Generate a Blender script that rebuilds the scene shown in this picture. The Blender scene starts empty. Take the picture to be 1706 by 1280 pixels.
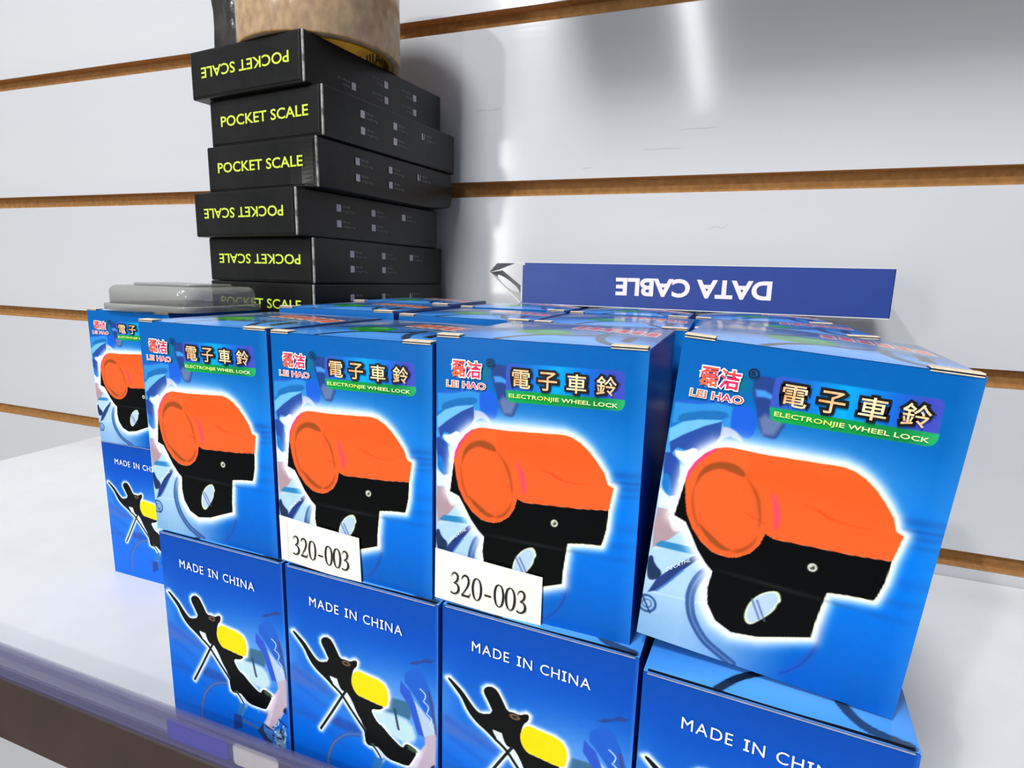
import bpy, bmesh, math, random
import numpy as np
from mathutils import Vector, Matrix, Euler
random.seed(4); np.random.seed(4)
SC = bpy.context.scene
COL = SC.collection
EYE = 1.30                      # height of the lens above the shop floor

# ------------------------------------------------------------------ camera
psi, pitch, roll = 0.3502, 0.1852, 0.0259
cam_d = bpy.data.cameras.new('camera'); cam = bpy.data.objects.new('camera', cam_d); COL.objects.link(cam)
cam_d.sensor_fit = 'HORIZONTAL'; cam_d.sensor_width = 36.0; cam_d.lens = 962.07 * 36.0 / 1706.0
cam_d.clip_start = 0.01; cam_d.clip_end = 50
F0 = Vector((-math.sin(psi), math.cos(psi), 0)); R0 = Vector((math.cos(psi), math.sin(psi), 0)); Z0 = Vector((0, 0, 1))
fw = F0 * math.cos(pitch) - Z0 * math.sin(pitch); up = F0 * math.sin(pitch) + Z0 * math.cos(pitch)
rt = R0 * math.cos(roll) + up * math.sin(roll); up2 = up * math.cos(roll) - R0 * math.sin(roll)
cam.matrix_world = Matrix(((rt.x, up2.x, -fw.x, 0), (rt.y, up2.y, -fw.y, 0), (rt.z, up2.z, -fw.z, EYE), (0, 0, 0, 1)))
SC.camera = cam

# ------------------------------------------------------------------ world, lights, exposure
SC.view_settings.view_transform = 'Standard'; SC.view_settings.look = 'None'
SC.view_settings.gamma = 1.0; SC.view_settings.use_curve_mapping = False
SC.view_settings.exposure = 0.35
wd = bpy.data.worlds.new('shop'); SC.world = wd; wd.use_nodes = True
wd.node_tree.nodes['Background'].inputs[0].default_value = (0.93, 0.96, 1.0, 1)
wd.node_tree.nodes['Background'].inputs[1].default_value = 0.21

def area(name, loc, target, sx, sy, power, color=(1, 1, 1)):
    l = bpy.data.lights.new(name, 'AREA'); l.shape = 'RECTANGLE'; l.size = sx; l.size_y = sy; l.energy = power; l.color = color
    o = bpy.data.objects.new(name, l); COL.objects.link(o); o.location = loc
    d = Vector(target) - Vector(loc); o.rotation_euler = d.to_track_quat('-Z', 'Y').to_euler()
    return o
area('aisle_spot_light', (-1.16, -2.45, EYE + 1.62), (-0.15, 0.40, EYE + 0.1), 0.09, 0.09, 25, (1.0, 0.99, 0.96))
area('ceiling_panel_light', (-0.35, -0.85, EYE + 1.3), (-0.1, 0.3, EYE), 0.3, 0.3, 24, (0.95, 0.98, 1.0))
area('lit_shop_front', (-1.30, -2.2, EYE + 0.28), (-0.25, 0.40, EYE + 0.1), 0.26, 0.85, 12, (1.0, 0.99, 0.95))
tube = area('ceiling_tube_light', (-0.27, -2.3, EYE + 1.2), (-0.27, -2.3, 0), 0.014, 2.6, 22, (0.95, 0.98, 1.0))

# ------------------------------------------------------------------ helpers
def lin(c):
    c = np.asarray(c, float) / 255.0
    return np.where(c <= 0.04045, c / 12.92, ((c + 0.055) / 1.055) ** 2.4)
def mat(name, rgb, rough=0.5, spec=0.5, metal=0.0, noise=0.0, nscale=60.0, bump=0.0, bscale=200.0, coat=0.0, alpha=1.0, trans=0.0, ior=1.45, rgb2=None, attr=False, coordvec=None):
    m = bpy.data.materials.new(name); m.use_nodes = True
    nt = m.node_tree; b = nt.nodes['Principled BSDF']
    c = tuple(lin(rgb)) + (1,)
    b.inputs['Base Color'].default_value = c; b.inputs['Roughness'].default_value = rough
    b.inputs['Specular IOR Level'].default_value = spec; b.inputs['Metallic'].default_value = metal
    b.inputs['Coat Weight'].default_value = coat; b.inputs['Coat Roughness'].default_value = 0.08
    b.inputs['Alpha'].default_value = alpha; b.inputs['Transmission Weight'].default_value = trans; b.inputs['IOR'].default_value = ior
    tc = nt.nodes.new('ShaderNodeTexCoord'); mp = nt.nodes.new('ShaderNodeMapping'); nt.links.new(tc.outputs['Object'], mp.inputs['Vector'])
    if coordvec: mp.inputs['Scale'].default_value = coordvec
    base = None
    if attr:
        a = nt.nodes.new('ShaderNodeAttribute'); a.attribute_name = 'ink'; base = a.outputs['Color']
    if noise > 0 or rgb2 is not None:
        n = nt.nodes.new('ShaderNodeTexNoise'); n.inputs['Scale'].default_value = nscale; n.inputs['Detail'].default_value = 5
        nt.links.new(mp.outputs['Vector'], n.inputs['Vector'])
        mx = nt.nodes.new('ShaderNodeMix'); mx.data_type = 'RGBA'
        rp = nt.nodes.new('ShaderNodeValToRGB'); rp.color_ramp.elements[0].position = 0.35; rp.color_ramp.elements[1].position = 0.68
        nt.links.new(n.outputs['Fac'], rp.inputs['Fac']); nt.links.new(rp.outputs['Color'], mx.inputs['Factor'])
        c2 = tuple(lin(rgb2)) + (1,) if rgb2 is not None else tuple(np.clip(np.array(c[:3]) * (1 - noise), 0, 1)) + (1,)
        mx.inputs[6].default_value = c; mx.inputs[7].default_value = c2
        if base is not None:
            mx.blend_type = 'MULTIPLY'; nt.links.new(base, mx.inputs[6]); g = 1 - noise; mx.inputs[7].default_value = (g, g, g, 1)
        nt.links.new(mx.outputs[2], b.inputs['Base Color'])
    elif base is not None: nt.links.new(base, b.inputs['Base Color'])
    if bump > 0:
        n2 = nt.nodes.new('ShaderNodeTexNoise'); n2.inputs['Scale'].default_value = bscale; n2.inputs['Detail'].default_value = 4
        nt.links.new(mp.outputs['Vector'], n2.inputs['Vector'])
        bp = nt.nodes.new('ShaderNodeBump'); bp.inputs['Strength'].default_value = bump; bp.inputs['Distance'].default_value = 0.0006
        nt.links.new(n2.outputs['Fac'], bp.inputs['Height']); nt.links.new(bp.outputs['Normal'], b.inputs['Normal'])
    return m
M = {}
M['print'] = mat('printed_card', (255, 255, 255), 0.30, 0.14, attr=True, bump=0.05, bscale=300, noise=0.05, nscale=400)
M['print_top'] = mat('printed_card_glossy', (255, 255, 255), 0.16, 0.6, attr=True, bump=0.25, bscale=45)
M['blue_card'] = mat('blue_card', (22, 84, 176), 0.33, 0.5, noise=0.12, nscale=40)
M['raw_card'] = mat('raw_card_edge', (222, 205, 182), 0.8, 0.2, noise=0.25, nscale=500)
M['slit'] = mat('dark_slit', (14, 18, 30), 0.8, 0.1, noise=0.1)
M['paper'] = mat('label_paper', (238, 234, 222), 0.6, 0.3, noise=0.06, nscale=120, bump=0.1)
M['ink'] = mat('black_ink', (28, 22, 24), 0.6, 0.3, noise=0.1)
M['white_ink'] = mat('white_ink', (238, 242, 250), 0.4, 0.4, noise=0.03)
M['lime'] = mat('lime_ink', (200, 222, 70), 0.4, 0.4, noise=0.05)
M['grey_ink'] = mat('grey_ink', (196, 190, 198), 0.5, 0.3, noise=0.05)
M['dim_ink'] = mat('dim_ink', (140, 138, 140), 0.5, 0.3, noise=0.2)
M['gold'] = mat('gold_ink', (246, 226, 176), 0.4, 0.4, rgb2=(226, 150, 90), nscale=260)
M['outline'] = mat('black_outline_ink', (8, 8, 14), 0.4, 0.4, noise=0.1)
M['logo'] = mat('red_orange_ink', (226, 30, 84), 0.4, 0.4, rgb2=(236, 120, 10), nscale=130)
M['yel_ink'] = mat('pale_yellow_ink', (236, 246, 190), 0.4, 0.4, rgb2=(226, 236, 60), nscale=110)
M['black_card'] = mat('black_card', (12, 12, 12), 0.34, 0.42, noise=0.35, nscale=35, bump=0.6, bscale=45, rgb2=(24, 24, 22))
M['worn'] = mat('worn_card_edge', (70, 70, 68), 0.4, 0.5, rgb2=(214, 208, 200), nscale=120)
M['laminate'] = mat('white_laminate', (190, 190, 193), 0.12, 0.45, bump=0.22, bscale=60, rgb2=(184, 184, 188), nscale=9, coordvec=(.06, 1, 1))
M['mdf'] = mat('brown_mdf', (182, 136, 84), 0.8, 0.2, noise=0.25, nscale=260, bump=0.3, bscale=600)
M['cable_blue'] = mat('navy_card', (34, 60, 132), 0.42, 0.45, noise=0.08, nscale=90)
M['white_card'] = mat('white_card', (214, 212, 208), 0.6, 0.3, noise=0.08, nscale=60)
M['pale_ink'] = mat('pale_pink_ink', (226, 214, 216), 0.5, 0.3, noise=0.03)
M['tape'] = mat('brown_tape', (190, 152, 96), 0.2, 0.4, rgb2=(150, 108, 60), nscale=240, coat=0.08, bump=0.2, bscale=90, coordvec=(1, 1, 0.6))
M['tape_side'] = mat('tape_side', (176, 150, 118), 0.5, 0.4, noise=0.3, nscale=200)
M['core'] = mat('yellow_core_card', (150, 110, 16), 0.6, 0.3, noise=0.3, nscale=120)
M['film'] = mat('clear_film', (235, 235, 235), 0.05, 0.4, alpha=0.06)
M['clear'] = mat('clear_grey_plastic', (150, 150, 146), 0.12, 0.8, alpha=0.62, bump=0.3, bscale=60)
M['acrylic'] = mat('clear_acrylic', (110, 108, 146), 0.06, 0.6, alpha=0.24)
M['black_film'] = mat('black_wrapped_plastic', (20, 20, 21), 0.14, 0.7, bump=1.0, bscale=60, rgb2=(58, 56, 54), nscale=40)
M['shelf'] = mat('dark_shelf', (222, 222, 224), 0.25, 0.4, noise=0.05, nscale=30)
M['shelf_edge'] = mat('dark_brown_edge', (58, 42, 36), 0.5, 0.3, noise=0.3, nscale=40)
M['fold_highlight'] = mat('card_fold_highlight', (150, 156, 176), 0.6, 0.3, noise=0.25, nscale=300)  # card fold edge with its soft grey-blue highlight put into the colour
M['floor'] = mat('grey_floor_tile', (196, 194, 190), 0.4, 0.4, noise=0.1, nscale=4)
M['reflection_blue'] = mat('violet_blue_reflection', (38, 40, 190), 0.4, 0.4, noise=0.1)  # colour of the blue reflection in the rail
M['scuff'] = mat('scuff', (170, 168, 168), 0.5, 0.3, noise=0.2)
M['brown_dark'] = mat('dark_plastic', (66, 40, 60), 0.4, 0.4, noise=0.2)

def tag(o, label=None, cat=None, group=None, kind=None):
    if label: o['label'] = label
    if cat: o['category'] = cat
    if group: o['group'] = group
    if kind: o['kind'] = kind
    return o
def empty(name, loc=(0, 0, 0), rz=0.0):
    o = bpy.data.objects.new(name, None); COL.objects.link(o); o.empty_display_size = 0.02
    o.location = loc; o.rotation_euler = (0, 0, rz); return o
def link_mesh(name, me, parent=None):
    o = bpy.data.objects.new(name, me); COL.objects.link(o)
    if parent is not None: o.parent = parent
    return o
def bm_obj(name, bm, mats, parent=None, smooth=False):
    me = bpy.data.meshes.new(name); bm.to_mesh(me); bm.free()
    for m in (mats if isinstance(mats, (list, tuple)) else [mats]): me.materials.append(m)
    if smooth:
        for p in me.polygons: p.use_smooth = True
    return link_mesh(name, me, parent)
def children(o): return [c for c in COL.objects if c.parent is o]
def copy_tree(o, parent=None):
    c = o.copy(); COL.objects.link(c); c.parent = parent
    for ch in children(o): copy_tree(ch, c)
    return c
def add_box(bm, x0, x1, y0, y1, z0, z1, mi=0, bev=0.0, seg=2, bevmi=None):
    vs = [bm.verts.new(v) for v in ((x0,y0,z0),(x1,y0,z0),(x1,y1,z0),(x0,y1,z0),(x0,y0,z1),(x1,y0,z1),(x1,y1,z1),(x0,y1,z1))]
    fs = [bm.faces.new([vs[i] for i in q]) for q in ((0,3,2,1),(4,5,6,7),(0,1,5,4),(1,2,6,5),(2,3,7,6),(3,0,4,7))]
    for f in fs: f.material_index = mi
    if bev > 0:
        es = list({e for f in fs for e in f.edges})
        r = bmesh.ops.bevel(bm, geom=es, offset=bev, segments=seg, profile=0.5, affect='EDGES')
        if bevmi is not None:
            for f in r['faces']:
                f.material_index = bevmi
    return vs
def add_poly(bm, pts, mi=0):
    vs = [bm.verts.new(p) for p in pts]; f = bm.faces.new(vs); f.material_index = mi; return f
# --- flat lettering on local XZ plane, facing -Y ; returns 2D verts and faces of a string
_tc = {}
def glyph(s, offset=0.0, res=3):
    k = (s, offset, res)
    if k in _tc: return _tc[k]
    cu = bpy.data.curves.new('t', 'FONT'); cu.body = s; cu.size = 1; cu.resolution_u = res; cu.offset = offset; cu.fill_mode = 'FRONT'
    ob = bpy.data.objects.new('t', cu); COL.objects.link(ob)
    dg = bpy.context.evaluated_depsgraph_get(); me = bpy.data.meshes.new_from_object(ob.evaluated_get(dg))
    v = np.array([[p.co.x, p.co.y] for p in me.vertices]) if len(me.vertices) else np.zeros((0, 2)); f = [tuple(p.vertices) for p in me.polygons]
    bpy.data.objects.remove(ob); bpy.data.curves.remove(cu); bpy.data.meshes.remove(me)
    _tc[k] = (v, f); return v, f
def put_flat(bm, v, f, xf, y, mi):
    bv = [bm.verts.new((*xf(a, b)[:1], y, xf(a, b)[1])) for a, b in v]
    for q in f:
        if len(set(q)) < 3: continue
        try:
            fc = bm.faces.new([bv[i] for i in q]); fc.material_index = mi
            fc.normal_update()
            if fc.normal.y > 0: fc.normal_flip()
        except ValueError: pass
def put_text(bm, s, x0, x1, z0, z1, y, mi, outline=0.0, omi=1, slope=0.0, rot180=False, thick=0.0, res=3):
    v, f = glyph(s, thick, res); lo = v.min(0); hi = v.max(0)
    def xf(a, b):
        tx = (a - lo[0]) / (hi[0] - lo[0]); tz = (b - lo[1]) / (hi[1] - lo[1])
        X = x0 + (x1 - x0) * tx; Zz = z0 + (z1 - z0) * tz + slope * (x1 - x0) * tx
        if rot180: X = x0 + x1 - X; Zz = z0 + z1 - Zz
        return X, Zz
    if outline > 0:
        v2, f2 = glyph(s, thick + outline, res); put_flat(bm, v2, f2, xf, y + 0.00006, omi)
    put_flat(bm, v, f, xf, y, mi)
def stroke(bm, pts, ws, y, mi, xf=lambda a, b: (a, b)):
    pts = np.array(pts, float); n = len(pts); t = np.gradient(pts, axis=0); t /= np.linalg.norm(t, axis=1)[:, None] + 1e-9
    nr = np.stack([-t[:, 1], t[:, 0]], 1); ws = np.broadcast_to(np.array(ws, float), (n,))
    L = [bm.verts.new((xf(*q)[0], y, xf(*q)[1])) for q in pts + nr * ws[:, None] / 2]; R = [bm.verts.new((xf(*q)[0], y, xf(*q)[1])) for q in pts - nr * ws[:, None] / 2]
    for i in range(n - 1):
        fc = bm.faces.new((L[i], R[i], R[i + 1], L[i + 1])); fc.material_index = mi; fc.normal_update()
        if fc.normal.y > 0: fc.normal_flip()
def smooth_path(p, n=8):
    p = np.array(p, float); out = []
    for i in range(len(p) - 1):
        a = p[max(i - 1, 0)]; b = p[i]; c = p[i + 1]; d = p[min(i + 2, len(p) - 1)]
        for k in range(n):
            t = k / n; out.append(0.5 * ((2 * b) + (-a + c) * t + (2 * a - 5 * b + 4 * c - d) * t * t + (-a + 3 * b - 3 * c + d) * t ** 3))
    out.append(p[-1]); return np.array(out)
# serif digits in a 0.5 x 0.7 cell: paths (x, z, width)
DIG = {
 '0': [(0.25,0.69,.03),(0.13,0.62,.065),(0.07,0.47,.085),(0.06,0.34,.09),(0.08,0.19,.085),(0.14,0.06,.06),(0.25,0.0,.03),(0.36,0.06,.06),(0.42,0.19,.085),(0.44,0.34,.09),(0.43,0.47,.085),(0.37,0.62,.065),(0.25,0.69,.03)],
 '3': [(0.06,0.53,.02),(0.11,0.63,.035),(0.22,0.68,.05),(0.33,0.64,.075),(0.36,0.54,.08),(0.31,0.43,.06),(0.18,0.35,.025),(0.30,0.34,.05),(0.39,0.26,.085),(0.39,0.14,.09),(0.31,0.05,.06),(0.18,0.01,.045),(0.07,0.03,.06),(0.05,0.06,.05)],
 '2': [(0.04,0.52,.02),(0.09,0.62,.045),(0.21,0.68,.06),(0.33,0.63,.08),(0.37,0.50,.085),(0.32,0.36,.07),(0.20,0.20,.045),(0.06,0.05,.03)],
}
def put_digits(bm, s, x0, x1, z0, z1, slope, y, mi):
    n = len(s); cw = (x1 - x0) / n
    for i, ch in enumerate(s):
        def xf(a, b, i=i): 
            X = x0 + cw * (i + a / 0.5); return X, z0 + (z1 - z0) * b / 0.7 + slope * (X - x0)
        if ch in DIG:
            p = smooth_path(DIG[ch], 5); stroke(bm, p[:, :2], p[:, 2], y, mi, xf)
            if ch == '2': stroke(bm, [(0.04, 0.035), (0.38, 0.035), (0.46, 0.16)], [.07, .07, .02], y, mi, xf)
        elif ch == '-': stroke(bm, [(0.1, 0.24), (0.4, 0.24)], [.06, .06], y, mi, xf)
# --- painted prints: colours computed on a dense flat grid, stored on the vertices
def chaikin(p, k=2):
    p = np.array(p, float)
    for _ in range(k):
        q = np.roll(p, -1, 0); p = np.stack([p * .75 + q * .25, p * .25 + q * .75], 1).reshape(-1, 2)
    return p
class Print:
    def __init__(s, w, h, nx, ny):
        s.w, s.h, s.nx, s.ny = w, h, nx, ny
        X, Y = np.meshgrid(np.linspace(0, 1, nx), np.linspace(0, 1, ny)); s.X = X.ravel(); s.Y = Y.ravel()
        s.P = np.stack([s.X * w, s.Y * h], 1) * 1000; s.C = np.zeros((nx * ny, 3))
    def sc(s, pts): return np.array(pts, float) * [s.w * 1000, s.h * 1000]
    def blend(s, a, col):
        col = np.asarray(col, float)
        if col.ndim == 1: col = col[None]
        s.C += (col - s.C) * np.clip(a, 0, 1)[:, None]
    def sdf(s, pts):
        q = s.sc(pts); r = np.roll(q, -1, 0); d = np.full(len(s.P), 1e9); ins = np.zeros(len(s.P), bool)
        px, py = s.P[:, 0], s.P[:, 1]
        for (ax, ay), (bx, by) in zip(q, r):
            ex, ey = bx - ax, by - ay; t = np.clip(((px - ax) * ex + (py - ay) * ey) / (ex * ex + ey * ey + 1e-12), 0, 1)
            d = np.minimum(d, (px - ax - ex * t) ** 2 + (py - ay - ey * t) ** 2)
            c = (ay > py) != (by > py)
            if by != ay: ins ^= c & (px < ex * (py - ay) / (by - ay) + ax)
        d = np.sqrt(d); return np.where(ins, -d, d)
    def line_d(s, pts):
        q = s.sc(pts); d = np.full(len(s.P), 1e9); px, py = s.P[:, 0], s.P[:, 1]
        for (ax, ay), (bx, by) in zip(q[:-1], q[1:]):
            ex, ey = bx - ax, by - ay; t = np.clip(((px - ax) * ex + (py - ay) * ey) / (ex * ex + ey * ey + 1e-12), 0, 1)
            d = np.minimum(d, (px - ax - ex * t) ** 2 + (py - ay - ey * t) ** 2)
        return np.sqrt(d)
    def poly(s, pts, col, soft=0.22, a=1.0, sm=0):
        if sm: pts = chaikin(pts, sm)
        s.blend(a * (0.5 - s.sdf(pts) / soft), col)
    def line(s, pts, wmm, col, soft=0.22, a=1.0, sm=True):
        if sm and len(pts) > 2: pts = smooth_path(pts, 5)
        s.blend(a * (0.5 - (s.line_d(pts) - wmm / 2) / soft), col)
    def ell(s, c, rx, ry, col, soft=0.25, a=1.0):
        d = (np.hypot((s.P[:, 0] - c[0] * s.w * 1000) / rx, (s.P[:, 1] - c[1] * s.h * 1000) / ry) - 1) * min(rx, ry); s.blend(a * (0.5 - d / soft), col)
    def ramp(s, stops, coord):
        xs = [q[0] for q in stops]; s.C = np.stack([np.interp(coord, xs, [q[1][i] for q in stops]) for i in range(3)], 1)
    def mesh(s, name, m, bulge=0.0, axis='front'):
        sx = 4 * s.X * (1 - s.X); sy = 4 * s.Y * (1 - s.Y); b = bulge * sx * sy
        if axis == 'front': co = np.stack([s.X * s.w, -b, s.Y * s.h], 1)
        else: co = np.stack([s.X * s.w, s.Y * s.h, b], 1)
        i = np.arange(s.nx - 1)[None, :] + s.nx * np.arange(s.ny - 1)[:, None]; i = i.ravel()
        F = np.stack([i, i + 1, i + 1 + s.nx, i + s.nx], 1)
        me = bpy.data.meshes.new(name); me.vertices.add(len(co)); me.vertices.foreach_set('co', co.ravel())
        me.loops.add(F.size); me.loops.foreach_set('vertex_index', F.ravel().astype(np.int32))
        me.polygons.add(len(F)); me.polygons.foreach_set('loop_start', (np.arange(len(F)) * 4).astype(np.int32)); me.polygons.foreach_set('loop_total', np.full(len(F), 4, np.int32))
        me.update(); me.validate()
        at = me.color_attributes.new('ink', 'FLOAT_COLOR', 'POINT'); at.data.foreach_set('color', np.c_[lin(np.clip(s.C, 0, 255)), np.ones(len(co))].ravel())
        me.polygons.foreach_set('use_smooth', np.ones(len(F), bool)); me.materials.append(m); return me
FRONT={'orange':[(.099,.56),(.105,.592),(.125,.625),(.159,.659),(.196,.681),(.233,.691),(.269,.693),(.362,.692),(.648,.703),(.687,.697),(.727,.682),(.767,.658),(.807,.624),(.841,.59),(.859,.554),(.885,.545),(.885,.544),(.877,.503),(.869,.467),(.741,.457),(.608,.452),(.47,.446),(.434,.456),(.421,.416),(.394,.383),(.351,.359),(.314,.35),(.254,.353),(.201,.378),(.159,.412),(.127,.456),(.113,.498)],
'black':[(.099,.56),(.115,.56),(.123,.515),(.147,.432),(.201,.378),(.254,.353),(.314,.35),(.351,.359),(.394,.383),(.421,.416),(.434,.456),(.47,.446),(.608,.452),(.741,.457),(.869,.467),(.864,.403),(.851,.357),(.843,.34),(.762,.335),(.688,.326),(.679,.268),(.672,.22),(.669,.173),(.578,.148),(.483,.121),(.381,.108),(.312,.131),(.27,.179),(.259,.232),(.267,.29),(.233,.312),(.194,.347),(.159,.391),(.128,.427),(.078,.439),(.083,.468)],
'hole':[(.418,.177),(.419,.199),(.429,.229),(.454,.258),(.483,.277),(.514,.287),(.53,.282),(.541,.257),(.53,.249),(.525,.227),(.507,.204),(.479,.178),(.453,.156),(.436,.154),(.424,.163)],
'screw':[(.621,.39)],
'gtop':[(.141,.577),(.156,.608),(.182,.631),(.226,.646),(.27,.647),(.303,.638),(.321,.625),(.326,.61),(.278,.615),(.227,.623),(.182,.603),(.156,.579),(.144,.549)],
'gright':[(.322,.615),(.358,.596),(.388,.566),(.407,.523),(.414,.478),(.406,.461),(.397,.506),(.378,.552),(.351,.588)],
'gleft':[(.144,.565),(.132,.532),(.135,.495),(.15,.455),(.178,.415),(.185,.427),(.162,.461),(.147,.502),(.142,.538)],
'gbot':[(.177,.439),(.208,.424),(.253,.401),(.291,.383),(.328,.378),(.306,.367),(.269,.37),(.224,.391),(.193,.417)],
'gbr':[(.328,.379),(.361,.393),(.393,.42),(.41,.451),(.408,.419),(.386,.39),(.358,.373),(.321,.368)],
'crack':[(.341,.509),(.362,.504),(.392,.495),(.429,.486),(.428,.483),(.389,.491),(.359,.5)],
'crease':[(.548,.572),(.602,.566),(.657,.548),(.71,.542),(.787,.545),(.71,.538),(.65,.542),(.596,.558)],
'pink':[(.426,.588),(.448,.573),(.47,.536),(.479,.496),(.472,.479),(.462,.473),(.457,.503),(.445,.543)],
'pinkedge':[(.099,.565),(.105,.592),(.125,.625),(.159,.659),(.196,.681),(.202,.676),(.167,.652),(.137,.621),(.116,.59),(.108,.566)],
'sign':[(.362,.831),(.361,.909),(.369,.92),(.386,.925),(.883,.928),(.896,.925),(.903,.915),(.907,.838)],
'green':[(.361,.833),(.911,.838),(.909,.819),(.901,.807),(.885,.801),(.643,.797),(.391,.793),(.373,.799),(.366,.813)],
'txtgreen':[(.381,.805),(.881,.81),(.381,.822),(.882,.827)],
'cjk':[(.439,.875),(.564,.875),(.697,.876),(.829,.878),(.394,.904),(.485,.846)],
'logo':[(.083,.86),(.244,.864),(.083,.921),(.242,.925)],
'leihao':[(.059,.825),(.266,.825),(.059,.849),(.265,.849)],
'reg':[(.284,.921),(.301,.922)],
'helmet':[(.287,.909),(.323,.919),(.366,.913),(.393,.892),(.396,.867),(.398,.843),(.414,.82),(.428,.785),(.418,.774),(.407,.744),(.388,.741),(.353,.745),(.329,.779),(.315,.825),(.29,.865)],
'helmhi':[(.299,.876),(.333,.877),(.374,.864),(.394,.858),(.381,.85),(.342,.857),(.308,.855)],
'helmgrey':[(.33,.792),(.349,.811),(.377,.802),(.403,.819),(.418,.79),(.397,.752),(.352,.748)],
'band1':[(.008,.797),(.099,.803),(.178,.818),(.231,.813),(.235,.742),(.22,.736),(.2,.776),(.109,.759),(.008,.73)],
'band1b':[(.01,.807),(.097,.813),(.176,.827),(.229,.825),(.231,.813),(.148,.807),(.01,.787)],
'teal':[(.032,.761),(.084,.778),(.163,.793),(.218,.795),(.222,.776),(.149,.763),(.069,.746),(.029,.736)],
'royal':[(.23,.819),(.288,.824),(.315,.809),(.329,.779),(.323,.74),(.303,.724),(.259,.743),(.234,.748)],
'lite':[(.003,.712),(.049,.74),(.109,.757),(.201,.769),(.211,.745),(.14,.73),(.086,.708),(.048,.685),(.008,.67)],
'navy1':[(.012,.67),(.062,.702),(.138,.741),(.202,.765),(.204,.721),(.183,.685),(.138,.662),(.089,.654),(.045,.658),(.024,.631)],
'armskin':[(.201,.731),(.207,.752),(.25,.748),(.282,.728),(.294,.71),(.264,.721),(.231,.726),(.19,.689),(.19,.709)],
'glove':[(.038,.647),(.073,.649),(.108,.666),(.125,.665),(.123,.634),(.129,.584),(.111,.591),(.08,.613),(.046,.631)],
'navy2':[(-.0,.634),(.023,.638),(.062,.617),(.072,.591),(.1,.599),(.115,.588),(.11,.553),(.105,.524),(.085,.506),(.052,.496),(.016,.517),(.001,.595)],
'stripe':[(.072,.612),(.091,.591),(.093,.57),(.086,.543),(.07,.549),(.075,.574),(.068,.597)],
'bluesleeve':[(.013,.57),(.034,.563),(.046,.534),(.052,.496),(.029,.502),(.006,.526),(.007,.551)],
'white2':[(.051,.499),(.077,.502),(.097,.49),(.056,.454)],
'cream':[(-.001,.517),(.048,.491),(.053,.457),(.007,.453)],
'skin':[(.005,.45),(.051,.454),(.063,.43),(.077,.397),(.117,.395),(.076,.356),(.041,.33),(.01,.312),(.001,.38)],
'skin2':[(.06,.433),(.117,.438),(.155,.421),(.125,.396),(.089,.381),(.067,.402)],
'hbar':[(.057,.439),(.112,.442),(.112,.438),(.058,.435)],
'skypink':[(.055,.457),(.099,.491),(.114,.533),(.127,.556),(.121,.499),(.115,.444),(.059,.44)],
'frame':[(.021,.326),(.044,.344),(.207,.353),(.219,.346),(.19,.328),(.026,.32)],
'frame2':[(.018,.301),(.181,.369),(.206,.356),(.025,.327)],
'down':[(.218,.35),(.228,.34),(.151,.266),(.095,.205),(.056,.169),(.02,.154),(.048,.209),(.113,.27)],
'crank':[(-.004,.276),(.017,.288),(.03,.259),(.07,.237),(.056,.211),(.019,.196),(.004,.214)],
'ring':[(.024,.114),(.059,.123)],
'wheelL':[(.268,.304),(.231,.273),(.207,.233),(.198,.187),(.211,.133),(.241,.09),(.287,.051),(.344,.026),(.407,.003)],
'wheelR':[(.69,.239),(.698,.199),(.693,.151),(.675,.105),(.642,.061),(.595,.025)],
'sea':[(.015,.053),(-.003,.148),(.148,.174),(.309,.185),(.352,.121),(.34,.041),(.187,-.017),(.017,.0)],
'horizon':[(.042,.159),(.317,.18),(.318,.176),(.044,.153)],
'sticker':[(.004,.213),(.577,.186),(.576,-.009),(.001,.01)],
'stickdig':[(.096,.047),(.504,.043),(.095,.136),(.501,.127)],
'sticker2':[(.011,.216),(.56,.194),(.569,-.008),(.014,.01)]}
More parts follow.
